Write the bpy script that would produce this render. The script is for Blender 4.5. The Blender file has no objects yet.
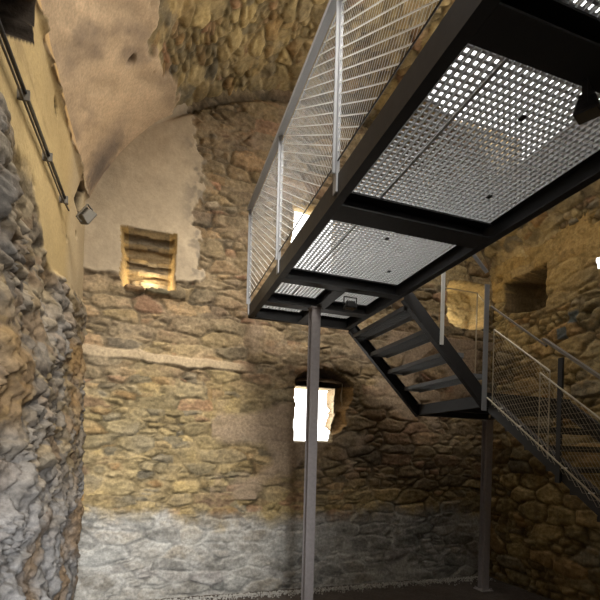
import bpy, bmesh, math, random
import numpy as np
from mathutils import Vector, Matrix
C = bpy.context.scene.collection
random.seed(4)

# ------------------------------------------------------------------ camera
H = 1.82
YAW, ROLL, FPX, PPX, PPY = .311, .027, 434.4, 291.4, 452.6
cd = bpy.data.cameras.new('camera'); cam = bpy.data.objects.new('camera', cd); C.objects.link(cam)
cam.matrix_world = (Matrix.Translation((0, 0, H)) @ Matrix.Rotation(-YAW, 4, 'Z') @ Matrix.Rotation(math.pi/2, 4, 'X')
                    @ Matrix.Rotation(ROLL, 4, 'Z'))
cd.sensor_width = 36; cd.sensor_fit = 'HORIZONTAL'; cd.lens = 36*FPX/600
cd.shift_x = (300-PPX)/600; cd.shift_y = (PPY-300)/600
cd.clip_start = .05
bpy.context.scene.camera = cam

# ------------------------------------------------------------------ noise toolkit
def hsh(i, j, s):
    i = (np.asarray(i).astype(np.int64) & 0xffffffff).astype(np.uint64)
    j = (np.asarray(j).astype(np.int64) & 0xffffffff).astype(np.uint64)
    M = np.uint64(0xffffffff)
    n = (i*np.uint64(374761393) + j*np.uint64(668265263) + np.uint64(s*974711 + 12345)) & M
    n = ((n ^ (n >> np.uint64(13)))*np.uint64(1274126177)) & M
    n = ((n ^ (n >> np.uint64(15)))*np.uint64(2246822519)) & M
    n = n ^ (n >> np.uint64(16))
    return (n & np.uint64(0xffffff)).astype(float)/float(0xffffff)
def vn(u, v, s):
    i, j = np.floor(u), np.floor(v); a, b = u-i, v-j
    a = a*a*a*(a*(a*6-15)+10); b = b*b*b*(b*(b*6-15)+10)
    return ((hsh(i, j, s)*(1-a)+hsh(i+1, j, s)*a)*(1-b)+(hsh(i, j+1, s)*(1-a)+hsh(i+1, j+1, s)*a)*b)*2-1
def fbm(u, v, s, o=4, g=.5):
    r, a, t = 0, 1, 0
    for k in range(o):
        r = r+a*vn(u*2**k+k*7.3, v*2**k+k*3.1, s+k*11); t += a; a *= g
    return r/t
def ss(a, b, x):
    t = np.clip((x-a)/(b-a), 0, 1); return t*t*(3-2*t)
def lerp(a, b, t): return a*(1-t)+b*t
def vor(u, v, s, jit=.8, p=2.6):
    i0, j0 = np.floor(u), np.floor(v)
    F1 = np.full(u.shape, 9.); F2 = F1.copy(); I = np.zeros(u.shape); J = I.copy()
    for dj in range(-1, 2):
        for di in range(-2, 3):
            j = j0+dj; i = i0+di
            cx = i+.5+.5*(np.mod(j, 2))-.25+(hsh(i, j, s)-.5)*jit; cy = j+.5+(hsh(i, j, s+1)-.5)*jit*.7
            d = (np.abs(u-cx)**p+np.abs(v-cy)**p)**(1/p)
            n = d < F1
            F2 = np.where(n, F1, np.minimum(F2, d)); F1 = np.where(n, d, F1)
            I = np.where(n, i, I); J = np.where(n, j, J)
    return F1, F2-F1, I, J
def lin(*c):
    c = np.array(c)/255.; return np.where(c < .04045, c/12.92, ((c+.055)/1.055)**2.4)
def stones(u, v, w, h, s, warp=.5):
    """irregular masonry: big stones, some broken into small ones. returns edge 0..1, id randoms"""
    uu = u+fbm(u*1.6, v*1.6, s+50, 3)*.16*warp+fbm(u*9, v*9, s+51, 2)*.02; vv = v+fbm(u*1.3, v*2.2, s+60, 3)*.12*warp+fbm(u*8, v*8, s+61, 2)*.018
    a, e, I, J = vor(uu/w, vv/h, s)
    b, e2, I2, J2 = vor(uu/(w*.5), vv/(h*.52), s+5)
    small = hsh(I, J, s+9) > .6
    e1 = e*h*.5; e22 = np.minimum(e*h*.5, e2*h*.26)
    ed = np.where(small, e22, e1)
    r1 = np.where(small, hsh(I2, J2, s+3), hsh(I, J, s+4)); r2 = np.where(small, hsh(I2, J2, s+6), hsh(I, J, s+7)); r3 = np.where(small, hsh(I2, J2, s+16), hsh(I, J, s+17))
    return ed, r1, r2, r3
def pick(r, cols):
    cols = np.array(cols); k = np.clip((r*len(cols)).astype(int), 0, len(cols)-1); return cols[k]
def masonry(u, v, s, w=.34, h=.15, depth=.05, cols=None, mortar=None, mort_w=.013, fill=None, own=.55):
    """rubble wall: heights and colours. fill 1 = joints smeared flush, 0 = open joints"""
    ed, r1, r2, r3 = stones(u, v, w, h, s)
    f = .5 if fill is None else fill
    jn = fbm(u*3.1, v*4.3, s+30, 4)                       # where joints have lost their mortar
    openj = ss(-.25, .35, jn-(f-.5)*1.2)
    prof = ss(.001, .016, ed)
    hh = ss(.0, .03, ed)*(.1+.9*r2)*depth*.55*(1-.5*f)+.012*fbm(u*3.3, v*7, s+29, 4)
    hh = hh+prof*fbm(u*7+r1*40, v*14, s+21, 5, .6)*.018+fbm(u*22, v*26, s+22, 3)*.008
    crack = (1-ss(.001, .009+.008*openj, ed+fbm(u*20, v*20, s+25, 2)*.004))
    hh = hh-crack*openj*.022
    cols = np.array(cols); g1 = ss(-.35, .35, fbm(u*1.1, v*1.7, s+70, 4))[..., None]; g2 = ss(-.3, .4, fbm(u*1.9+5, v*3.1, s+71, 4))[..., None]
    base = lerp(lerp(cols[0], cols[1], g1), lerp(cols[2], cols[3], g1), g2)
    cs = lerp(base, pick(r1, cols), own*(.5+.9*r2)[..., None])*(.70+.5*r3)[..., None]
    tex = fbm(u*8+r1*30, v*13+r2*30, s+23, 5, .7)
    cs = cs*(1+.5*tex)[..., None]
    cs = lerp(cs, mortar, (.45*ss(.1, .5, fbm(u*9, v*12, s+26, 4)))[..., None])
    smear = (1-ss(.004, mort_w+.02*f, ed+fbm(u*14, v*14, s+27, 3)*.012))*ss(-.1, .35, fbm(u*2.3, v*2.9, s+28, 3)+(f-.5))
    c = lerp(cs, mortar*(1+.25*fbm(u*14, v*14, s+24, 4))[..., None], (.75*smear)[..., None])
    c = c*(1-.5*crack*openj)[..., None]*(1+.22*fbm(u*30, v*34, s+33, 3))[..., None]
    return hh, c

def sheet(name, un, vn_, P, hole, col, mat, flip=False, smooth=True, grain=None):
    """P (nv,nu,3) grid of points -> one mesh; hole (nv,nu) bool leaves openings"""
    nv, nu = P.shape[:2]; me = bpy.data.meshes.new(name)
    idx = np.arange(nv*nu).reshape(nv, nu)
    q = np.stack([idx[:-1, :-1], idx[:-1, 1:], idx[1:, 1:], idx[1:, :-1]], -1)
    if flip: q = q[..., ::-1]
    if hole is not None:
        k = hole[:-1, :-1] & hole[1:, :-1] & hole[:-1, 1:] & hole[1:, 1:]
        q = q[~k]
    q = q.reshape(-1, 4)
    me.vertices.add(nv*nu); me.vertices.foreach_set('co', P.reshape(-1).astype(np.float32))
    me.loops.add(len(q)*4); me.loops.foreach_set('vertex_index', q.reshape(-1).astype(np.int32))
    me.polygons.add(len(q)); me.polygons.foreach_set('loop_start', (np.arange(len(q))*4).astype(np.int32))
    me.update(); me.validate()
    me.polygons.foreach_set('use_smooth', np.full(len(me.polygons), smooth))
    ca = me.color_attributes.new('stone_colour', 'FLOAT_COLOR', 'POINT')
    c4 = np.ones((nv*nu, 4), np.float32); c4[:, 3] = 1. if grain is None else np.clip(grain.reshape(-1), 0, 1); c4[:, :3] = np.clip(col.reshape(-1, 3), .004, .95)
    ca.data.foreach_set('color', c4.reshape(-1))
    me.materials.append(mat)
    o = bpy.data.objects.new(name, me); C.objects.link(o); o['kind'] = 'structure'
    return o

# ------------------------------------------------------------------ materials
def newmat(name):
    m = bpy.data.materials.new(name); m.use_nodes = True; return m, m.node_tree.nodes, m.node_tree.links, m.node_tree.nodes['Principled BSDF']
def stone_mat(name, rough=.92, bump=.6, scale=28, contrast=(.6, 1.34)):
    m, N, L, B = newmat(name)
    a = N.new('ShaderNodeAttribute'); a.attribute_name = 'stone_colour'
    tc = N.new('ShaderNodeTexCoord'); n = N.new('ShaderNodeTexNoise'); n.inputs['Scale'].default_value = scale; n.inputs['Detail'].default_value = 9; n.inputs['Roughness'].default_value = .72
    L.new(tc.outputs['Object'], n.inputs['Vector'])
    r = N.new('ShaderNodeMapRange'); r.inputs[1].default_value = .3; r.inputs[2].default_value = .7; r.inputs[3].default_value = contrast[0]; r.inputs[4].default_value = contrast[1]; L.new(n.outputs['Fac'], r.inputs[0])
    g1 = N.new('ShaderNodeMath'); g1.operation = 'SUBTRACT'; L.new(r.outputs[0], g1.inputs[0]); g1.inputs[1].default_value = 1
    g2 = N.new('ShaderNodeMath'); g2.operation = 'MULTIPLY_ADD'; L.new(g1.outputs[0], g2.inputs[0]); L.new(a.outputs['Alpha'], g2.inputs[1]); g2.inputs[2].default_value = 1
    mx = N.new('ShaderNodeVectorMath'); mx.operation = 'SCALE'; L.new(a.outputs['Color'], mx.inputs[0]); L.new(g2.outputs[0], mx.inputs['Scale'])
    L.new(mx.outputs[0], B.inputs['Base Color'])
    b = N.new('ShaderNodeBump'); b.inputs['Strength'].default_value = bump; b.inputs['Distance'].default_value = .012
    L.new(n.outputs['Fac'], b.inputs['Height']); L.new(b.outputs[0], B.inputs['Normal'])
    B.inputs['Roughness'].default_value = rough; B.inputs['Specular IOR Level'].default_value = .2
    return m
def metal(name, col, rough, met=1., var=.25, scale=25):
    m, N, L, B = newmat(name)
    tc = N.new('ShaderNodeTexCoord'); n = N.new('ShaderNodeTexNoise'); n.inputs['Scale'].default_value = scale; n.inputs['Detail'].default_value = 4
    L.new(tc.outputs['Object'], n.inputs['Vector'])
    r = N.new('ShaderNodeMapRange'); r.inputs[3].default_value = 1-var; r.inputs[4].default_value = 1+var; L.new(n.outputs['Fac'], r.inputs[0])
    mx = N.new('ShaderNodeVectorMath'); mx.operation = 'SCALE'; mx.inputs[0].default_value = tuple(lin(*col)); L.new(r.outputs[0], mx.inputs['Scale'])
    L.new(mx.outputs[0], B.inputs['Base Color']); B.inputs['Metallic'].default_value = met
    r2 = N.new('ShaderNodeMapRange'); r2.inputs[3].default_value = rough-.1; r2.inputs[4].default_value = rough+.1; L.new(n.outputs['Fac'], r2.inputs[0]); L.new(r2.outputs[0], B.inputs['Roughness'])
    return m
M_wall = stone_mat('rubble_masonry'); M_rock = stone_mat('rough_rock', .95, .8, 35); M_vault = stone_mat('vault_plaster', .95, .35, 40, (.75, 1.2)); M_floor = stone_mat('trodden_earth', .97, .8, 50)
M_beam = metal('dark_grey_painted_steel', (27, 26, 27), .6, 0)
M_post = metal('grey_painted_steel', (150, 143, 142), .5, 0)
M_galv = metal('galvanised_steel', (205, 207, 210), .5, .35, .12)
M_rail = metal('satin_steel_rail', (136, 137, 140), .5, .15, .1)
M_rail2 = metal('dimmed_steel_rail', (112, 106, 98), .5, .3, .15)  # darker copy of the rail steel, dimness of the lower flight in its colour
M_tread = metal('stair_tread_steel', (112, 114, 116), .55, .2)
M_net = metal('bright_steel_net', (225, 225, 222), .35, .5, .05)
M_wire = metal('dull_wire', (170, 160, 140), .4, .6, .1)
M_black = metal('black_pvc', (28, 24, 22), .5, 0, .2)
M_box = metal('grey_lamp_housing', (92, 86, 76), .6, 0, .15)
M_lamp = metal('black_lamp_housing', (52, 50, 50), .4, .3, .2)
M_glass = metal('dark_lamp_glass', (60, 62, 66), .15, 0, .1)

# ------------------------------------------------------------------ wall_back (y = 5.5)
YB = 5.5
OCHRE = [lin(162, 140, 94), lin(134, 119, 88), lin(146, 123, 82), lin(122, 112, 92), lin(156, 134, 90), lin(148, 114, 72), lin(112, 104, 88), lin(172, 150, 104), lin(146, 108, 80), lin(128, 112, 80)]
GREYS = [lin(150, 146, 138), lin(132, 130, 124), lin(160, 154, 144), lin(118, 118, 114), lin(140, 132, 120), lin(154, 150, 146)]
BROWN = [lin(136, 116, 88), lin(120, 104, 82), lin(108, 96, 82), lin(144, 112, 84), lin(130, 118, 98), lin(98, 88, 76), lin(146, 126, 92), lin(134, 96, 78)]
PLAST = lin(172, 155, 130)
def masked(n): return n[..., None]

def grid(u0, u1, v0, v1, d):
    nu = int((u1-u0)/d)+1; nv = int((v1-v0)/d)+1
    return np.meshgrid(np.linspace(u0, u1, nu), np.linspace(v0, v1, nv))

U, V = grid(-1.3, 5.45, -.12, 6.9, .0125)
n1 = fbm(U*1.5, V*1.5, 1, 4); n2 = fbm(U*6, V*6, 2, 4); n3 = fbm(U*.7, V*.7, 3, 3)
fl = .45+.3*n1
hO, cO = masonry(U, V, 100, .42, .165, .05, OCHRE, lin(160, 140, 102), .012, fl)
_, cG = masonry(U, V, 100, .42, .165, .05, GREYS, lin(176, 173, 166), .012, fl+.15)
_, cB = masonry(U, V, 100, .42, .165, .05, BROWN, lin(146, 128, 104), .012, fl)
tb = ss(2.3, 3.1, V+.5*n1)*(1-.65*ss(1.2, 3.5, U)*ss(3.4, 4.2, V))
col = lerp(cO, cB, masked(tb*.75))
tw = ss(.9, 2.2, U+.4*n3)*ss(1.1, 1.6, V)*(1-ss(3.2, 3.9, V+.3*n1)); col = lerp(col, cB*.92, masked(tw*.7))
low = 1-ss(.86, 1.16, V+.20*n1+.16*n2)
col = lerp(col, cG, masked(low*.92))
dust = low*ss(-.2, .5, n2+.4*n1); col = lerp(col, lin(176, 173, 165)*(1+.1*n2)[..., None], masked(dust*.45))
hgt = hO*(1-.45*low)
# lime band of mortar
band = ss(.0, .03, .075-np.abs(V-(2.92-.03*U)+.03*n2))*(1-ss(.9, 1.5, U+.4*n1))
col = lerp(col, lin(172, 152, 122)*(1+.1*n2)[..., None], masked(band*.85)); hgt = lerp(hgt, .03+.004*n2, band)
# faint plaster remains round the lower window
rem = ss(.2, .42, fbm(U*1.1+4, V*1.1, 77, 4)+.35*np.exp(-((U-1.6)/.7)**2-((V-2.3)/.6)**2))*(V > 1.2)*(U > .7)*(V < 3.6)
col = lerp(col, lin(150, 130, 108)*(1+.15*n2)[..., None], masked(rem*.8)); hgt = lerp(hgt, .035+.006*n2, rem*.8)
# smooth plaster patch round the upper left window
edge = np.minimum((.5+.22*n1+.14*n2)-U-np.maximum(0, V-5.3)*.2, V-(3.86+.05*n2+.05*n1))
pl = ss(0, .03, edge)
pc = PLAST*(1+.2*n1+.10*n2+.1*fbm(U*15, V*15, 88, 4))[..., None]; pc = lerp(pc, lin(120, 108, 92), masked(.5*ss(.25, .6, fbm(U*2.2, V*2.2, 9, 5))))
pc = lerp(pc, lin(96, 90, 82), masked(.6*ss(.5, .7, fbm(U*9, V*9, 19, 3)*.5+.5)*ss(.2, .45, U)))
col = lerp(col, pc, masked(pl)); hgt = lerp(hgt, .032+.008*n1+.005*n2, pl)
# dark crevice below the vault
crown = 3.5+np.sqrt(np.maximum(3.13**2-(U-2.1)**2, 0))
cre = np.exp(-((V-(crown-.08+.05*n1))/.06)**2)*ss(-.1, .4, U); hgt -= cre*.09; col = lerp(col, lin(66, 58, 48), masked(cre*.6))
# sill stones under the upper left window
for cx, cz, rx, rz, k in ((-.24, 3.74, .12, .07, (134, 108, 78)), (.02, 3.75, .15, .085, (122, 112, 88)), (.24, 3.72, .11, .09, (112, 98, 76))):
    d = (np.abs((U-cx+.02*n2)/rx)**3+np.abs((V-cz+.02*n1)/rz)**3)**(1/3.)
    t = 1-ss(.86, 1, d); hgt = lerp(hgt, .10*np.sqrt(np.clip(1.05-d*.7, 0, 1))+.012*n2, t); col = lerp(col, lin(*k)*(1+.25*n2)[..., None], masked(t))
def rect(x0, x1, z0, z1, w=.05):       # signed inside distance with irregular outline
    return np.minimum(np.minimum(U-x0, x1-U), np.minimum(V-z0, z1-V))+w*n2*.5+.012*fbm(U*20, V*20, 8, 2)
hole = np.zeros(U.shape, bool); dep = np.zeros(U.shape)
# window 1: niche whose lintel slabs step down and back
sl = (fbm(U*3, U*0, 31, 3))*.035
lo_open = (U > -.36) & (U < .2)
d1 = rect(-.41, .225, 3.73, 4.43, .03)
steps = [(4.30, .16), (4.17, .27), (4.06, .38), (3.96, .47), (3.70, .55)]
dd = np.zeros(U.shape)
for k, (zz, dk) in enumerate(steps):
    top = steps[k-1][0] if k else 9
    msk = (V+sl*(1 if k % 2 else -1) < top)
    dd = np.where(msk, dk, dd)
rr = fbm(U*6, V*20, 33, 4)
slabc = pick(hsh(np.searchsorted([3.96, 4.06, 4.17, 4.30], V.ravel()).reshape(V.shape), U*0, 5), [lin(138, 116, 80), lin(120, 102, 74), lin(150, 126, 86), lin(108, 96, 78)])*(1+.3*rr)[..., None]
jam = ss(0, .045, d1)
in1 = d1 > 0
dep = np.where(in1, np.minimum(dd*jam+rr*.03*jam, np.maximum(dd, 0)+.03), dep)
col = np.where(masked(in1), slabc, col)
side = in1 & ((U < -.33) | (U > .15)); col = np.where(masked(side), lin(142, 120, 82)*(1+.25*rr)[..., None], col)
# window 2: through opening with splayed jambs, dark arched hollow over it
arch = ((U-2.2)/.45)**2+((V-2.62)/.36)**2
d2a = np.minimum(1-np.sqrt(arch), 1)*.36+.03*n2
d2b = np.minimum(np.minimum(U-1.80, 2.56+.05*n1-U), np.minimum(V-(2.0+.25*ss(2.3, 2.6, U)), 2.8-V))+.07*n2
d2 = np.maximum(d2a, d2b)
g2 = ss(.0, .16, d2)*.42
lit_z = (V < 2.73)
right = 2.42-.10*np.clip(2.35-V, 0, 1)*1.6+.02*n2*1.0
ins = np.minimum(np.minimum(U-1.80, right-U), np.minimum(V-(1.97+.12*ss(1.9, 2.0, U)*0), 2.74-V))+.012*n2
splay = np.clip(.36+ss(.0, .3, ins-.0)*.35, 0, .8)
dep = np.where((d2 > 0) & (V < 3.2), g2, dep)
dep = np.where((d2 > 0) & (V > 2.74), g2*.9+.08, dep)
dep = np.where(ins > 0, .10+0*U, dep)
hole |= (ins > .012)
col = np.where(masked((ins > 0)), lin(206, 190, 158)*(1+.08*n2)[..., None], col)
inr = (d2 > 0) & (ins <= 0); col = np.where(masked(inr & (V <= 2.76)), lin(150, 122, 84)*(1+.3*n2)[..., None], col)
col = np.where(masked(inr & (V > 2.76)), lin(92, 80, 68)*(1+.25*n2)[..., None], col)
# window 3: through opening behind the walkway
d3 = rect(1.70, 2.32, 4.25, 5.14, .05); dep = np.where(d3 > 0, ss(0, .03, d3)*.1, dep); hole |= d3 > .015
col = np.where(masked(d3 > 0), lin(186, 160, 112)*(1+.2*n2)[..., None], col)
# window 4: rounded niche lit by its own lamp
cx, cz = 4.53, 4.12
q4 = (np.abs((U-cx)/.40)**4+np.abs((V-cz)/np.where(V < cz, .34, .37))**np.where(V < cz, 3., 7.))**(1/4.)
d4 = (1-q4)*.36+.02*n2
dep = np.where(d4 > 0, ss(0, .05, d4)*.34+ss(.0, .3, d4)*.05+.06*fbm(U*4, V*7, 44, 5), dep)
col = np.where(masked(d4 > 0), lerp(cO, lin(184, 164, 122), .5)*(1+.3*fbm(U*7, V*12, 45, 4))[..., None], col)
inside = dep > .02
hgt = np.where(inside, hgt*.3, hgt)
P = np.stack([U, YB-hgt+dep, V], -1)
sheet('wall_back', 0, 0, P, hole, col, M_wall, grain=1-.7*pl*(dep < .02))


def reveal(name, x0, x1, z0, z1, y0, y1, dx0, dx1, dz0, dz1, cols, seed):
    """plastered / stone lining of a window opening through the thickness of the wall, widening outwards"""
    parts = []
    n = 60
    for k, (a0, a1, b0, b1, flip) in enumerate((
        ((x0, y0, z0), (x1, y0, z0), (x0-dx0, y1, z0-dz0), (x1+dx1, y1, z0-dz0), True),
        ((x0, y0, z1), (x1, y0, z1), (x0-dx0, y1, z1+dz1), (x1+dx1, y1, z1+dz1), False),
        ((x0, y0, z0), (x0, y0, z1), (x0-dx0, y1, z0-dz0), (x0-dx0, y1, z1+dz1), False),
        ((x1, y0, z0), (x1, y0, z1), (x1+dx1, y1, z0-dz0), (x1+dx1, y1, z1+dz1), True))):
        s_, t_ = np.meshgrid(np.linspace(0, 1, n), np.linspace(0, 1, n))
        a0, a1, b0, b1 = map(np.array, (a0, a1, b0, b1))
        P_ = (a0*(1-s_[..., None])+a1*s_[..., None])*(1-t_[..., None])+(b0*(1-s_[..., None])+b1*s_[..., None])*t_[..., None]
        nn = fbm(s_*5+k, t_*5, seed, 4)
        nrm = np.cross(a1-a0, b0-a0); nrm = nrm/np.linalg.norm(nrm)
        P_ = P_+nrm*(nn*.02)[..., None]
        sheet(name, 0, 0, P_, None, np.array(cols[k])*(1+.2*nn)[..., None], M_wall, flip=flip)
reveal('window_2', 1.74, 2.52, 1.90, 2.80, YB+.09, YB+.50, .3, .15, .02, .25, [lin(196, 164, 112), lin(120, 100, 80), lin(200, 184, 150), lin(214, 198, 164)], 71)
reveal('window_3', 1.64, 2.38, 4.20, 5.20, YB+.06, YB+.5, .1, .1, .02, .1, [lin(196, 164, 112), lin(170, 150, 110), lin(200, 184, 150), lin(214, 198, 164)], 72)

# ------------------------------------------------------------------ wall_left (x = -.8)
XL = -.8
U, V = grid(-2.2, 5.62, -.15, 4.9, .0145)
n1 = fbm(U*1.3, V*1.3, 201, 4); n2 = fbm(U*6, V*6, 202, 4); n4 = fbm(U*2.4, V*2.4, 203, 5)
bd = 3.56-.3*ss(3.2, 3.8, U)+.22*ss(4.4, 5.4, U)+.10*n1+.05*n2
rk = 1-ss(-.03, .05, V-bd)
big = 1-np.abs(fbm(U*.9+2, V*1.0, 210, 4, .55))*2.0
rid = 1-np.abs(fbm(U*2.6, V*2.2, 211, 4, .5))*2
ed, r1, r2, r3 = stones(U+.12*n4, V+.1*n4, .24, .12, 212, 1.4)
pr_ = ss(.002, .03, ed)
rough_amt = 1-.55*ss(4.2, 5.2, U)
big = big-big.mean(); rid = rid-rid.mean(); rid2 = 1-np.abs(fbm(U*5+V*2, V*6.5-U*1.5, 218, 4, .55))*2
hr = .03+.12*big*rough_amt+.07*rid*rough_amt+.045*(rid2-rid2.mean())+pr_*(.004+.014*r2)+.03*fbm(U*11, V*13, 213, 5, .6)-.04*(1-ss(.0, .008, ed))*ss(-.1, .3, n4)
for hy, hz, ry, rz, dd_ in ((4.55, 3.25, .28, .22, .12), (4.9, 2.95, .2, .25, .12), (3.15, 2.95, .22, .14, .14), (3.0, 3.35, .15, .2, .1), (4.7, 1.0, .3, .2, .06)):
    hr = hr-dd_*np.exp(-((U-hy+.1*n2)/ry)**2-((V-hz+.1*n4)/rz)**2)
hr = hr*(.55+.45*(1-ss(3.0, 3.6, V))) 
hr = hr*(1-.5*(1-ss(.2, .9, V))*ss(4, 5.5, U))
hr = hr-.10*ss(.4, .7, fbm(U*1.4+9, V*1.6, 214, 3)*.9+.1)*1.0
hp = .0+.012*n1+.004*n2
hgt = lerp(hp, hr, rk)
LR = [lin(140, 124, 102), lin(122, 112, 100), lin(150, 128, 92), lin(112, 108, 104), lin(128, 104, 80), lin(156, 140, 112), lin(98, 92, 88)]
cr = lerp(pick(r1, LR), lin(132, 116, 92)+0*U[..., None], .5)*(.8+.35*r3)[..., None]*(1+.35*fbm(U*7, V*13, 215, 4))[..., None]
cr = lerp(cr, lin(164, 160, 154)*(1+.15*n2)[..., None], masked(.25*ss(.0, .5, n4+.25*n2)))
cr = lerp(cr, lin(150, 148, 146)*(.8+.3*r3)[..., None]*(1+.3*n2)[..., None], masked((1-ss(.9, 1.9, V+.4*n1))*.8))
cr = lerp(cr, lin(152, 116, 66)*(1+.3*n2)[..., None], masked(.55*ss(.1, .5, fbm(U*1.8+3, V*1.8, 216, 3))))
cp = lin(178, 154, 108)*(1+.14*n1+.06*n2)[..., None]
cp = lerp(cp, lin(176, 158, 128), masked(ss(4.35, 4.8, U+.1*n2)*.8)); cp = lerp(cp, lin(124, 104, 74), masked(.45*ss(.3, .6, fbm(U*1.2, V*6, 217, 4))))
col = lerp(cp, cr*.68, masked(rk))
# openings in the plastered strip
dep = np.zeros(U.shape)
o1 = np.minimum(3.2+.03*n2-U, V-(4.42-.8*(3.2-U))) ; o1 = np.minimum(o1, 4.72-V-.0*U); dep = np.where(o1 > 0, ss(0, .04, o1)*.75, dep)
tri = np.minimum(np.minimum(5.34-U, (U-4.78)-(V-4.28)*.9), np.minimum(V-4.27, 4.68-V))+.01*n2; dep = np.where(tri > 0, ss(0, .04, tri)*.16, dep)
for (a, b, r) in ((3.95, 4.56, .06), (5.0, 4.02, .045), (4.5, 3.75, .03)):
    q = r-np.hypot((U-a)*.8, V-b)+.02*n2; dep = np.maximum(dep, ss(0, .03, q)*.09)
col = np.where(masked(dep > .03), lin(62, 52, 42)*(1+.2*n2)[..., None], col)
col = np.where(masked(o1 > -.012), lin(46, 38, 30)*(1+.3*n2)[..., None], col)  # shade inside the upper opening painted near-black into its colour
# broken lip along the springing
lip = np.exp(-((V-4.70+.02*n2)/.035)**2); hgt += lip*(.02+.07*n2); col = lerp(col, lin(118, 102, 82)*(1+.5*n2)[..., None], masked(lip*.7))
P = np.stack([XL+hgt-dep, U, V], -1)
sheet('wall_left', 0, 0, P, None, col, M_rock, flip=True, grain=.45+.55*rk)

# ------------------------------------------------------------------ wall_right (x = 5)
XR = 5.0
U, V = grid(-2.2, 5.62, -.15, 4.95, .0175)
n1 = fbm(U*1.3, V*1.3, 301, 4); n2 = fbm(U*6, V*6, 302, 4)
hO, cO = masonry(U, V, 300, .40, .20, .065, OCHRE[:6]+[lin(122, 100, 66), lin(132, 116, 82)], lin(146, 120, 76), .012, .25+.3*n1)
sm = ss(3.7, 4.5, V+.5*n1)
hgt = lerp(hO, .04+.02*n1+.012*n2+.02*fbm(U*11, V*11, 309, 4), sm*.8); hgt = hgt+.05*fbm(U*1.6, V*1.6, 303, 3)
col = lerp(cO, lin(166, 136, 82)*(1+.2*n2)[..., None], masked(sm*.75))
col = col*(1-.35*ss(.15, .5, fbm(U*9, V*9, 311, 4)))[..., None]
dep = np.zeros(U.shape); hole = np.zeros(U.shape, bool)
d = np.minimum(np.minimum(U-4.5, 5.26-U), np.minimum(V-(3.86+.1*ss(4.6, 5.2, U)), (4.46+.02*n1)-V))+.02*n2
dep = np.where(d > 0, ss(0, .04, d)*.5, dep); col = np.where(masked(d > 0), lin(110, 92, 64)*(1+.3*n2)[..., None], col)
for (a, b, r) in ((3.93, 3.60, .085), (3.86, 4.72, .05), (5.35, 4.55, .06), (3.6, 3.2, .07)):
    q = r-np.maximum(np.abs(U-a), np.abs(V-b)*1.1)+.03*n2; dep = np.maximum(dep, ss(0, .03, q)*.13)
for (a, b) in ((4.12, 3.62), (4.28, 3.45)):
    q = .08-np.maximum(np.abs(U-a), np.abs(V-b))+.01*n2; t = ss(0, .02, q); col = lerp(col, lin(92, 98, 98)*(1+.2*n2)[..., None], masked(t))
q = np.minimum(.10-np.abs(U-3.74), .065-np.abs(V-4.17)); hole |= q > 0
P = np.stack([XR-hgt+dep, U, V], -1)
sheet('wall_right', 0, 0, P, hole, col, M_wall)

# ------------------------------------------------------------------ ceiling (barrel vault)
CX, CZ, RV = 2.1, 3.5, 3.14
T0, T1 = math.radians(157.6), math.radians(20.5)
Y, T = np.meshgrid(np.linspace(-2.2, 5.62, 420), np.linspace(T0, T1, 400))
S = (T0-T)*RV
n1 = fbm(Y*1.2, S*1.2, 401, 4); n2 = fbm(Y*6, S*6, 402, 4); n5 = fbm((Y+S)*1.0, (S-Y)*4.5, 403, 5)
hO, cO = masonry(Y*.9+S*.5, S*.9-Y*.25, 400, .26, .17, .045, OCHRE, lin(170, 148, 106), .02, .5+.3*n1, .6)
deg = np.degrees(T)
bnd = 134-4*ss(4.6, 5.3, Y)+3*n1+3*n2
st = 1-ss(-.5, .5, deg-bnd)
pc = lin(196, 170, 138)*(1+.15*n1+.08*n2+.34*n5)[..., None]
pc = lerp(pc, lin(118, 104, 92), masked(.65*ss(.1, .6, fbm((Y+S)*.9+5, (S-Y)*1.8, 404, 5))))
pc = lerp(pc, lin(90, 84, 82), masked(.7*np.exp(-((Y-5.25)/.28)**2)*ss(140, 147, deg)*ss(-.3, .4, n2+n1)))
col = lerp(pc, cO*1.05, masked(st)); col = lerp(col, lin(190, 160, 110)*(1+.2*n2)[..., None], masked(st*.3*ss(.0, .5, n1)))
hgt = lerp(.05+.014*n1+.006*n2+.008*n5, hO, st)
dep = np.zeros(Y.shape)
q = .05-np.hypot(Y-4.38, (deg-140.2)*.0548*.7)+.02*n2; dep = ss(0, .02, q)*.12
col = lerp(col, lin(60, 48, 36), masked(ss(0, .02, q)))
r = RV-hgt+dep
P = np.stack([CX+r*np.cos(T), Y, CZ+r*np.sin(T)], -1)
hole = ((deg > 42) & (deg < 71) & (Y > 2.7) & (Y < 4.8)) | ((deg > 108) & (deg < 134) & (Y > .5) & (Y < 2.6))          # unseen openings added in the vault to let light in
sheet('ceiling', 0, 0, P, hole, col, M_vault, flip=True)

# ------------------------------------------------------------------ floor
U, V = grid(-1.2, 5.4, -2.2, 5.7, .03)
n2 = fbm(U*5, V*5, 502, 4); n6 = fbm(U*20, V*20, 503, 3)
col = lin(88, 80, 74)*(1+.2*n2+.15*n6)[..., None]
P = np.stack([U, V, .012*n2+.008*n6], -1); sheet('floor', 0, 0, P, None, col, M_floor)
# wall behind the viewpoint
U, V = grid(-1.3, 5.45, -.12, 6.9, .05)
hO, cO = masonry(U, V, 600, .4, .2, .05, OCHRE, lin(160, 140, 100), .02)
hole = None
sheet('wall_front', 0, 0, np.stack([U, -2.15+hO, V], -1), hole, cO, M_wall, flip=True)

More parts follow.
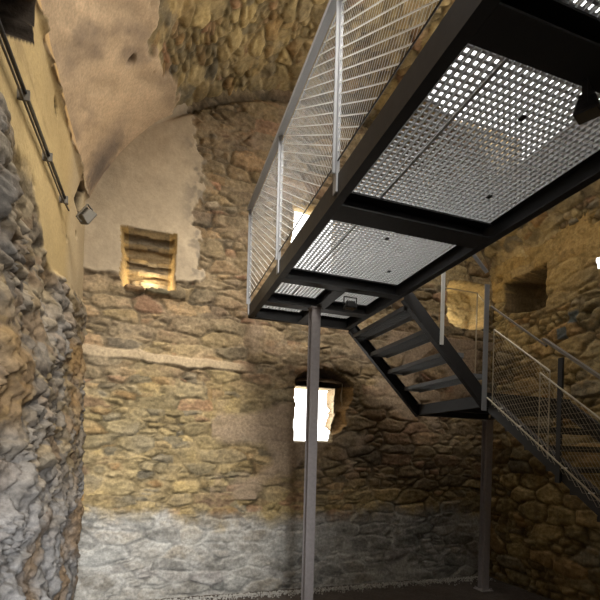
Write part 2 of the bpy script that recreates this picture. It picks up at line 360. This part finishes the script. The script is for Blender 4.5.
# ------------------------------------------------------------------ mesh helpers for the steelwork
def obj(name, bm, mat, parent=None, smooth=False):
    me = bpy.data.meshes.new(name); bm.normal_update(); bm.to_mesh(me); bm.free(); me.materials.append(mat)
    if smooth:
        for p in me.polygons: p.use_smooth = True
    o = bpy.data.objects.new(name, me); C.objects.link(o)
    if parent: o.parent = parent; o.matrix_parent_inverse = parent.matrix_world.inverted()
    return o
def thing(name, label, cat, loc, group=None):
    o = bpy.data.objects.new(name, None); C.objects.link(o); o.location = loc; o.empty_display_size = .1
    o.matrix_world = Matrix.Translation(loc)
    o['label'] = label; o['category'] = cat
    if group: o['group'] = group
    return o
def hexa(bm, pts):
    v = [bm.verts.new(p) for p in pts]
    for f in ((0, 3, 2, 1), (4, 5, 6, 7), (0, 1, 5, 4), (1, 2, 6, 5), (2, 3, 7, 6), (3, 0, 4, 7)): bm.faces.new([v[i] for i in f])
def box(bm, x0, x1, y0, y1, z0, z1):
    hexa(bm, [(x0, y0, z0), (x1, y0, z0), (x1, y1, z0), (x0, y1, z0), (x0, y0, z1), (x1, y0, z1), (x1, y1, z1), (x0, y1, z1)])
def prism(bm, prof, a, b, side, up):
    """extrude a closed 2-D profile (s, t) from a to b; s along side, t along up"""
    a, b, side, up = Vector(a), Vector(b), Vector(side), Vector(up)
    r0 = [bm.verts.new(a+side*s+up*t) for s, t in prof]; r1 = [bm.verts.new(b+side*s+up*t) for s, t in prof]
    n = len(prof)
    for i in range(n): bm.faces.new([r0[i], r0[(i+1) % n], r1[(i+1) % n], r1[i]])
    bm.faces.new(r0[::-1]); bm.faces.new(r1)
def channel(h, w, t=.009):      # C section, web at s=0, flanges towards +s
    return [(0, 0), (w, 0), (w, t), (t, t), (t, h-t), (w, h-t), (w, h), (0, h)]
def ibeam(h, w, t=.009):
    a = w/2; b = t/2
    return [(-a, 0), (a, 0), (a, t), (b, t), (b, h-t), (a, h-t), (a, h), (-a, h), (-a, h-t), (-b, h-t), (-b, t), (-a, t)]
def tube(bm, pts, r, n=8):
    pts = [Vector(p) for p in pts]; rings = []
    for i, p in enumerate(pts):
        d = (pts[min(i+1, len(pts)-1)]-pts[max(i-1, 0)]).normalized()
        a = d.cross(Vector((0, 0, 1)) if abs(d.z) < .9 else Vector((1, 0, 0))).normalized(); b = d.cross(a)
        rings.append([bm.verts.new(p+a*r*math.cos(2*math.pi*k/n)+b*r*math.sin(2*math.pi*k/n)) for k in range(n)])
    for r0, r1 in zip(rings, rings[1:]):
        for k in range(n): bm.faces.new([r0[k], r0[(k+1) % n], r1[(k+1) % n], r1[k]])
    bm.faces.new(rings[0][::-1]); bm.faces.new(rings[-1])
def bar(bm, a, b, w, h, side=(0, 1, 0)):
    """flat bar: w along side, h across"""
    a, b = Vector(a), Vector(b); d = (b-a).normalized(); s = Vector(side); s = (s-d*s.dot(d)).normalized(); u = d.cross(s)
    prism(bm, [(-w/2, -h/2), (w/2, -h/2), (w/2, h/2), (-w/2, h/2)], a, b, s, u)
def NB(): return bmesh.new()
def bev(bm, w=.003):
    bmesh.ops.remove_doubles(bm, verts=bm.verts, dist=1e-5)
    bmesh.ops.bevel(bm, geom=list(bm.edges), offset=w, segments=1, affect='EDGES', clamp_overlap=True); return bm
def grating(x0, x1, y0, y1, zt, hh=.02, px=.036, py=.036, frame=True, tb=.012):
    bm = NB()
    k = max(1, round((x1-x0)/px))
    for i in range(k+1):
        x = x0+(x1-x0)*i/k; box(bm, x-tb/4, x+tb/4, y0, y1, zt-hh, zt-.0015); box(bm, x-tb/2, x+tb/2, y0, y1, zt-.0035, zt)
    k = max(1, round((y1-y0)/py))
    for i in range(k+1):
        y = y0+(y1-y0)*i/k; box(bm, x0, x1, y-tb/2, y+tb/2, zt-hh*.45, zt-.001)
    return bm
def net(bm_a, bm_b, O, A, B, la, lb, pa, pb, wa, wb):
    """diamond net in the parallelogram O + s*A + t*B (s<la, t<lb); one strand family to each mesh"""
    A, B = Vector(A), Vector(B); O = Vector(O); nrm = A.cross(B).normalized()
    def strands(bm, sign, w):
        c = -lb/pb-2
        while c < la/pa+lb/pb+2:
            # line s/pa - sign*t/pb = c
            p = []
            for t in (0, lb):
                s = pa*(c+sign*t/pb); p.append((s, t))
            (s0, t0), (s1, t1) = p
            def clip(s0, t0, s1, t1):
                if abs(s1-s0) < 1e-9: return None
                u0, u1 = sorted([(0-s0)/(s1-s0), (la-s0)/(s1-s0)]); u0 = max(u0, 0); u1 = min(u1, 1)
                if u1-u0 < .01: return None
                return [(s0+(s1-s0)*u, t0+(t1-t0)*u) for u in (u0, u1)]
            q = clip(s0, t0, s1, t1)
            if q: bar(bm, O+A*q[0][0]+B*q[0][1], O+A*q[1][0]+B*q[1][1], w, w*.8, tuple(nrm))
            c += 1
    strands(bm_a, 1, wa); strands(bm_b, -1, wb)

# ------------------------------------------------------------------ walkway
X0, X1, YE, ZT, ZB = 1.02, 2.29, 4.95, 3.5, 3.36
YS = -1.9
wk = thing('steel_walkway', 'long dark steel walkway with grating floor and netted railing running overhead', 'walkway', (1.65, 2, ZT))
bm = NB(); prism(bm, channel(ZT-ZB, .06), (X0, YS, ZB), (X0, YE, ZB), (1, 0, 0), (0, 0, 1)); obj('side_beam', bm, M_beam, wk)
bm = NB(); prism(bm, channel(ZT-ZB, .06), (X1, YS, ZB), (X1, YE, ZB), (-1, 0, 0), (0, 0, 1)); obj('side_beam', bm, M_beam, wk)
bm = NB(); prism(bm, channel(ZT-ZB, .06), (X0, YE, ZB), (X1, YE, ZB), (0, -1, 0), (0, 0, 1)); obj('end_beam', bm, M_beam, wk)
cbs = [(1.275, .15), (2.57, .17), (3.74, .1), (4.38, .12), (-.2, .2)]
for y, w in cbs:
    bm = NB(); prism(bm, ibeam(ZT-ZB-.036, w, .01), (X0+.062, y, ZB), (X1-.062, y, ZB), (0, 1, 0), (0, 0, 1)); obj('cross_beam', bm, M_beam, wk)
bm = NB(); prism(bm, ibeam(ZT-ZB-.036, .11, .01), (1.66, 3.80, ZB), (1.66, 4.31, ZB), (1, 0, 0), (0, 0, 1)); obj('cross_beam', bm, M_beam, wk)
bm = NB(); prism(bm, ibeam(ZT-ZB-.036, .11, .01), (1.66, 4.45, ZB), (1.66, 4.885, ZB), (1, 0, 0), (0, 0, 1)); obj('cross_beam', bm, M_beam, wk)
xs = 1.36
for y0, y1 in ((-1.8, -.22), (-.18, 1.25), (1.29, 2.55), (2.59, 3.73), (3.76, 4.88)):
    for a, b in ((X0+.068, xs-.006), (xs+.006, X1-.068)):
        obj('grating_panel', grating(a, b, y0, y1, ZT-.008), M_galv, wk)
    for xx, f_ in (((xs+.3), .3), ((xs+.62), .75)):
        bm = NB(); yy = y0+(y1-y0)*f_; box(bm, xx-.012, xx+.012, yy-.016, yy+.016, ZT-.040, ZT-.033); obj('grating_clip', bm, M_beam, wk)
# railing on the left side
ZR = ZT+1.10
for y in (YE-.03, 3.69, 2.43, 1.17, -.09):
    bm = NB(); box(bm, X0-.012, X0-.001, y-.025, y+.025, ZB+.03, ZR-.006); box(bm, X0-.030, X0+.016, y-.006, y+.006, ZT+.01, ZR-.006); obj('railing_post', bm, M_rail, wk)
bm = NB(); box(bm, X0-.045, X0+.030, YS, YE, ZR-.006, ZR+.030); obj('handrail', bm, M_rail, wk)
bm = NB(); tube(bm, [(X0-.004, YS, ZT+.075), (X0-.004, YE-.03, ZT+.075)], .005); obj('guard_wire', bm, M_black, wk)
bm = NB(); tube(bm, [(X0-.004, YS, ZR-.05), (X0-.004, YE-.03, ZR-.05)], .006); obj('guard_wire', bm, M_wire, wk)
segs = [(3.71, 4.89), (2.46, 3.67), (1.20, 2.41), (-.06, 1.15)]
for y0, y1 in segs:
    a, b = NB(), NB()
    net(a, b, (X0-.004, y1, ZT+.08), (0, -1, 0), (0, 0, 1), y1-y0, ZR-ZT-.14, .100, .068, .003, .0065)
    d1_, d2_ = NB(), NB()
    net(d1_, d2_, (X0-.004, y1, ZT+.08), (0, -1, 0), (0, 0, 1), y1-y0, ZR-ZT-.14, .045, .05, .0018, .0018)
    a.free(); d2_.free()
    me_a = obj('net_panel', b, M_net, wk)
    obj('net_strands', d1_, M_net, me_a)

# ------------------------------------------------------------------ supports
def column(x, y, ztop, label, s=.10):
    t = thing('support_column', label, 'column', (x, y, 0))
    bm = NB(); prism(bm, ibeam(s, s, .009), (x, y-s/2, .012), (x, y-s/2, ztop-.012), (1, 0, 0), (0, 1, 0)); obj('shaft', bm, M_post, t)
    bm = NB(); box(bm, x-s*.9, x+s*.9, y-s*.9, y+s*.9, 0, .012)
    for dx in (-1, 1):
        for dy in (-1, 1): tube(bm, [(x+dx*s*.7, y+dy*s*.7, .012), (x+dx*s*.7, y+dy*s*.7, .035)], .012, 6)
    obj('base_plate', bm, M_post, t)
    bm = NB(); box(bm, x-s*.6, x+s*.6, y-s*.6, y+s*.6, ztop-.012, ztop); obj('cap_plate', bm, M_post, t)
    return t
column(1.61, 4.33, ZB-.001, 'tall slim grey steel column holding up the end of the overhead walkway, in front of the bright window')
column(4.40, 4.88, 2.339, 'shorter dark steel column under the far corner of the stair landing')

# ------------------------------------------------------------------ upper flight (runs +x, down)
LZ = 2.5; LX0, LX1 = 3.30, 4.47; LY0, LY1 = 3.69, 4.95
def tread_x(k):   # returns x range and top z
    x = 2.31+.2475*k; return x+.02, x+.25, 3.3-.2*k
uf = thing('stair_flight', 'upper flight of steel steps going down from the end of the walkway to the landing', 'stairs', (2.8, 4.3, LZ))
for y, s in ((LY0, 1), (LY1, -1)):
    bm = NB(); prism(bm, channel(.18, .06), (X1+.004, y, ZT-.17), (LX0-.004, y, LZ-.17), (0, s, 0), (0, 0, 1)); obj('stringer', bm, M_beam, uf)
for k in range(4):
    xa, xb, z = tread_x(k)
    bm = NB()
    prism(bm, [(0, 0), (0, -.045), (.006, -.045), (.006, -.006), (.05, -.006), (.05, 0)], (xa, LY0+.07, z), (xa, LY1-.07, z), (1, 0, 0), (0, 0, 1))
    prism(bm, [(0, 0), (0, -.055), (-.006, -.055), (-.006, -.006), (-.05, -.006), (-.05, 0)], (xb, LY0+.07, z), (xb, LY1-.07, z), (1, 0, 0), (0, 0, 1))
    box(bm, xa, xb, LY0+.062, LY0+.068, z-.045, z); box(bm, xa, xb, LY1-.068, LY1-.062, z-.045, z)
    t = obj('stair_tread', bm, M_tread, uf)
    obj('tread_grating', grating(xa+.05, xb-.05, LY0+.07, LY1-.07, z-.002, .03, .03, .03), M_tread, t)
def upz(x): return ZT+1.1-(x-X1)*.885
for x in (2.73,):
    bm = NB(); zb = ZT-.1-(x-X1); box(bm, x-.02, x+.02, LY0-.012, LY0-.001, zb-.02, upz(x)-.02); obj('railing_post', bm, M_net, uf)
bm = NB(); bar(bm, (X1+.03, LY0-.008, upz(X1+.03)), (LX0-.04, LY0-.008, upz(LX0-.04)), .04, .012); obj('handrail', bm, M_rail, uf)

# ------------------------------------------------------------------ landing
ld = thing('stair_landing', 'dark steel landing with grating between the two flights of stairs', 'landing', (3.9, 4.3, LZ))
for a, b, s in (((LX0, LY0, LZ-.15), (LX1, LY0, LZ-.15), (0, 1, 0)), ((LX0, LY1, LZ-.15), (LX1, LY1, LZ-.15), (0, -1, 0))):
    bm = NB(); prism(bm, channel(.15, .06), a, b, s, (0, 0, 1)); obj('edge_beam', bm, M_beam, ld)
for x, s in ((LX0, 1), (LX1, -1)):
    bm = NB(); prism(bm, channel(.13, .06), (x+(.0 if s > 0 else -.0), LY0+.062, LZ-.145), (x, LY1-.062, LZ-.145), (s, 0, 0), (0, 0, 1)); obj('edge_beam', bm, M_beam, ld)
bm = NB(); prism(bm, ibeam(.1, .08), (LX0+.07, 4.32, LZ-.14), (LX1-.07, 4.32, LZ-.14), (0, 1, 0), (0, 0, 1)); obj('cross_beam', bm, M_beam, ld)
obj('grating_panel', grating(LX0+.066, LX1-.066, LY0+.066, LY1-.066, LZ-.003, .03), M_galv, ld)
bm = NB(); box(bm, LX0-.06, LX0+.0, LY0-.008, LY0+.0-.001, LZ-.19, LZ+1.12); obj('newel_post', bm, M_rail, ld)
# thin rod and wire rail at the back of the landing
bm = NB(); tube(bm, [(4.24, 4.965, LZ-.05), (4.24, 4.965, 4.09)], .008); obj('guard_rod', bm, M_wire, ld)
bm = NB(); tube(bm, [(3.68, 4.965, 4.10), (4.24, 4.965, 4.10), (4.36, 4.97, 4.0)], .007); obj('guard_wire', bm, M_wire, ld)

# ------------------------------------------------------------------ lower flight (runs -y, down)
lf = thing('stair_flight', 'lower flight of dark steel steps coming down from the landing towards the lower right', 'stairs', (3.9, 2.3, 0))
run, rise = .243, .189; NT = 12
slope = rise/run
yA = LY0-.005; zA = LZ-.05
yB = yA-(zA-.10)/slope
for x, s in ((LX0+.02, 1), (LX1, -1)):
    bm = NB(); prism(bm, channel(.17, .06), (x, yA-.004, zA-.155), (x, yB, .012), (s, 0, 0), (0, 0, 1)); obj('stringer', bm, M_beam, lf)
for k in range(NT):
    yn = 3.627-run*k-.0; z = 2.326-rise*k
    ya, yb = yn-.14, min(yn+.13, LY0-.008)
    bm = NB()
    xa, xb = LX0+.084, LX1-.064
    prism(bm, [(0, 0), (0, -.045), (.006, -.045), (.006, -.006), (.045, -.006), (.045, 0)], (xa, ya, z), (xb, ya, z), (0, 1, 0), (0, 0, 1))
    prism(bm, [(0, 0), (0, -.045), (-.006, -.045), (-.006, -.006), (-.045, -.006), (-.045, 0)], (xa, yb, z), (xb, yb, z), (0, 1, 0), (0, 0, 1))
    box(bm, xa, xa+.005, ya, yb, z-.045, z); box(bm, xb-.005, xb, ya, yb, z-.045, z)
    t = obj('stair_tread', bm, M_beam if k else M_beam, lf)
    obj('tread_grating', grating(xa+.006, xb-.006, ya+.046, yb-.046, z-.002, .03, .03, .03), M_beam, t)
    bm = NB(); box(bm, LX0-.006, LX0+.03, ya+.0, ya+.035, z-.012, z-.001); obj('tread_bracket', bm, M_net, t)
def loz(y): return 3.40-(3.70-y)*.80
XRAIL = LX0+.005
for y in (2.83, 1.75, .75):
    bm = NB(); box(bm, XRAIL-.012, XRAIL+.008, y-.022, y+.022, loz(y)-1.08, loz(y)-.015); obj('railing_post', bm, M_beam, lf)
bm = NB(); bar(bm, (XRAIL, 3.66, loz(3.66)+.02), (XRAIL, 2.98, loz(2.98)), .022, .014, (1, 0, 0)); obj('handrail', bm, M_rail2, lf)
bm = NB(); bar(bm, (XRAIL+.02, 3.03, loz(3.03)+.035), (XRAIL+.02, .6, loz(.6)+.035), .045, .02, (1, 0, 0)); obj('handrail', bm, M_rail2, lf)
bm = NB(); tube(bm, [(XRAIL-.015, 3.67, 2.445), (XRAIL-.015, .7, 2.45-2.98*.765)], .008); obj('guard_wire', bm, M_wire, lf)
def frame_net(y0, y1, off_t0, off_t1, off_b):
    """sloping net panel along the flight from y0 (high) to y1 (low)"""
    n = NB(); f = NB()
    zt0, zt1 = loz(y0)-off_t0, loz(y1)-off_t1; zb0, zb1 = loz(y0)-off_b, loz(y1)-off_b
    tube(f, [(XRAIL-.01, y0, zt0), (XRAIL-.01, y1, zt1)], .008)
    tube(f, [(XRAIL-.01, y0, zt0), (XRAIL-.01, y0, zb0)], .005); tube(f, [(XRAIL-.01, y1, zt1), (XRAIL-.01, y1, zb1)], .005)
    L_ = y0-y1; dirA = Vector((0, -1, (zt1-zt0)/L_))
    nb = NB(); hgt_ = zt0-zb0
    net(n, nb, (XRAIL-.01, y0, zb0), dirA, (0, 0, 1), L_, hgt_, .06, .05, .0022, .0022)
    o = obj('net_frame', f, M_wire, lf); a = obj('net_panel', n, M_wire, o); obj('net_strands', nb, M_wire, o)
frame_net(3.60, 2.93, .19, .19, .96)
frame_net(3.03, 1.80, .27, .27, .96)

# ------------------------------------------------------------------ lamps and conduit
def floodlight(loc, rot, label, mat, s=1., glass=True, hang=True):
    t = bpy.data.objects.new('floodlight', None); C.objects.link(t); t['label'] = label; t['category'] = 'floodlight'; t.empty_display_size = .1
    t.matrix_world = Matrix.Translation(loc) @ rot.to_4x4() @ Matrix.Scale(s, 4)
    def add(name, bm, m):
        me = bpy.data.meshes.new(name); bm.normal_update(); bm.to_mesh(me); bm.free(); me.materials.append(m)
        o = bpy.data.objects.new(name, me); C.objects.link(o); o.parent = t; return o
    bm = NB()      # body tapers to the back, light leaves along -Z
    hexa(bm, [(-.075, -.06, -.04), (.075, -.06, -.04), (.075, .06, -.04), (-.075, .06, -.04), (-.05, -.04, .035), (.05, -.04, .035), (.05, .04, .035), (-.05, .04, .035)])
    bev(bm, .006); b = add('housing', bm, mat)
    bm = NB(); 
    for k in range(5): box(bm, -.045+k*.0215, -.041+k*.0215, -.035, .035, .03, .05)
    add('cooling_fins', bm, mat)
    bm = NB(); box(bm, -.066, .066, -.051, .051, -.044, -.040); add('lamp_glass', bm, M_glass if glass else mat)
    bm = NB(); top = .10 if hang else .055; box(bm, -.086, -.080, -.012, .012, -.01, top); box(bm, .080, .086, -.012, .012, -.01, top); box(bm, -.086, .086, -.012, .012, top-.006, top)
    for sx in (-1, 1): tube(bm, [(sx*.070, 0, 0), (sx*.092, 0, 0)], .008, 8)
    add('bracket', bm, mat)
    return t
from mathutils import Euler
floodlight((1.665, 1.335, 3.27), Euler((.0, -.2, .5)).to_matrix(), 'black floodlight hung under the walkway cross beam at the upper right', M_lamp, .78)
floodlight((1.80, 3.86, 3.268), Euler((0, 0, 0)).to_matrix(), 'small dark floodlight under the walkway beside the head of the slim column', M_lamp, .8)
floodlight((-.63, 4.40, 3.95), Euler((.5, -1.0, .3)).to_matrix(), 'grey box floodlight on the plastered left wall at the end of the pipe', M_box, 1.0, False, False)
pp = thing('conduit_pipe', 'thin black conduit pipe running along the yellow plaster of the left wall', 'pipe', (-.76, 2.5, 3.86))
bm = NB(); tube(bm, [(-.755, .2, 3.76), (-.755, 2.6, 3.86), (-.755, 4.20, 3.925)], .013); obj('pipe', bm, M_black, pp, True)
bm = NB(); tube(bm, [(-.765, .2, 3.72), (-.765, 2.6, 3.825), (-.765, 4.0, 3.882), (-.75, 4.26, 3.90)], .008); obj('cable', bm, M_box, pp, True)
for y in (2.9, 3.5, 4.1):
    bm = NB(); z = 3.86+(y-2.6)*.0406; box(bm, -.795, -.73, y-.007, y+.007, z-.045, z+.016); obj('pipe_clip', bm, M_box, pp)

# gravel scattered along the foot of the back wall
bm = NB(); rg = random.Random(8)
for k in range(2600):
    x = rg.uniform(-.7, 4.9); y = 5.42-abs(rg.gauss(0, .09)); r = rg.uniform(.006, .018)
    mt = Matrix.Translation((x, y, r*.5+.006)) @ Euler((rg.random()*3, rg.random()*3, rg.random()*3)).to_matrix().to_4x4() @ Matrix.Diagonal((r, r*rg.uniform(.6, 1), r*.7, 1))
    v = [bm.verts.new(mt @ Vector(p)) for p in ((1, 0, 0), (-1, 0, 0), (0, 1, 0), (0, -1, 0), (0, 0, 1), (0, 0, -1))]
    for a in ((0, 2, 4), (2, 1, 4), (1, 3, 4), (3, 0, 4), (2, 0, 5), (1, 2, 5), (3, 1, 5), (0, 3, 5)): bm.faces.new([v[i] for i in a])
M_grav = metal('pale_gravel', (170, 166, 158), .9, 0, .4, 30)
g = obj('gravel', bm, M_grav); g['kind'] = 'stuff'; g['label'] = 'pale loose gravel along the foot of the back wall'; g['category'] = 'gravel'

# ------------------------------------------------------------------ light
W = bpy.data.worlds.new('daylight'); bpy.context.scene.world = W; W.use_nodes = True
bg = W.node_tree.nodes['Background']; bg.inputs[0].default_value = (1, .985, .95, 1); bg.inputs[1].default_value = 4.2
def area(name, loc, target, sx, sy, power, col, spread=180):
    l = bpy.data.lights.new(name, 'AREA'); l.shape = 'RECTANGLE'; l.size = sx; l.size_y = sy; l.energy = power; l.color = col; l.spread = math.radians(spread)
    o = bpy.data.objects.new(name, l); C.objects.link(o); o.location = loc
    o.rotation_euler = (Vector(target)-Vector(loc)).to_track_quat('-Z', 'Y').to_euler(); return o
def spot(name, loc, target, power, col, ang, blend=.6, r=.05):
    l = bpy.data.lights.new(name, 'SPOT'); l.energy = power; l.color = col; l.spot_size = math.radians(ang); l.spot_blend = blend; l.shadow_soft_size = r
    o = bpy.data.objects.new(name, l); C.objects.link(o); o.location = loc
    o.rotation_euler = (Vector(target)-Vector(loc)).to_track_quat('-Z', 'Y').to_euler(); return o
def point(name, loc, power, col, r=.03):
    l = bpy.data.lights.new(name, 'POINT'); l.energy = power; l.color = col; l.shadow_soft_size = r
    o = bpy.data.objects.new(name, l); C.objects.link(o); o.location = loc; return o
area('added_vault_light', (.75, 1.5, 6.0), (.6, 4.8, 2.7), 1.3, 2.0, 82, (1, .95, .86), 74)  # unseen area lamp added at the left vault opening as main light
area('added_vault_light', (3.0, 3.4, 6.2), (1.5, 2.7, 3.5), 1.0, 1.5, 45, (1, .97, .92), 60)  # area lamp added to brighten the walkway grating from above
area('added_vault_light', (3.7, 3.3, 5.75), (-.6, 3.9, 5.2), 1.0, 1.4, 34, (1, .93, .84), 120)  # area lamp added to lift the left vault and upper back wall
area('added_rear_light', (.3, -1.9, 2.0), (-.9, 4.6, 1.0), 1.2, 1.6, 50, (.93, .96, 1), 52)  # unseen cool lamp added behind the viewpoint; the wall there has no doorway
spot('added_warm_spot', (2.42, 1.6, 3.35), (5.0, 4.2, 5.4), 24, (1, .82, .54), 72, 1)  # unseen warm spot added to light the right wall, no fixture modelled
point('niche_lamp', (-.08, YB+.38, 3.86), 14, (1, .85, .58))
point('niche_lamp', (4.36, YB+.18, 3.92), 6.5, (1, .90, .66))
sc = bpy.context.scene
sc.view_settings.view_transform = 'Standard'; sc.view_settings.look = 'None'; sc.view_settings.gamma = 1; sc.view_settings.exposure = 0
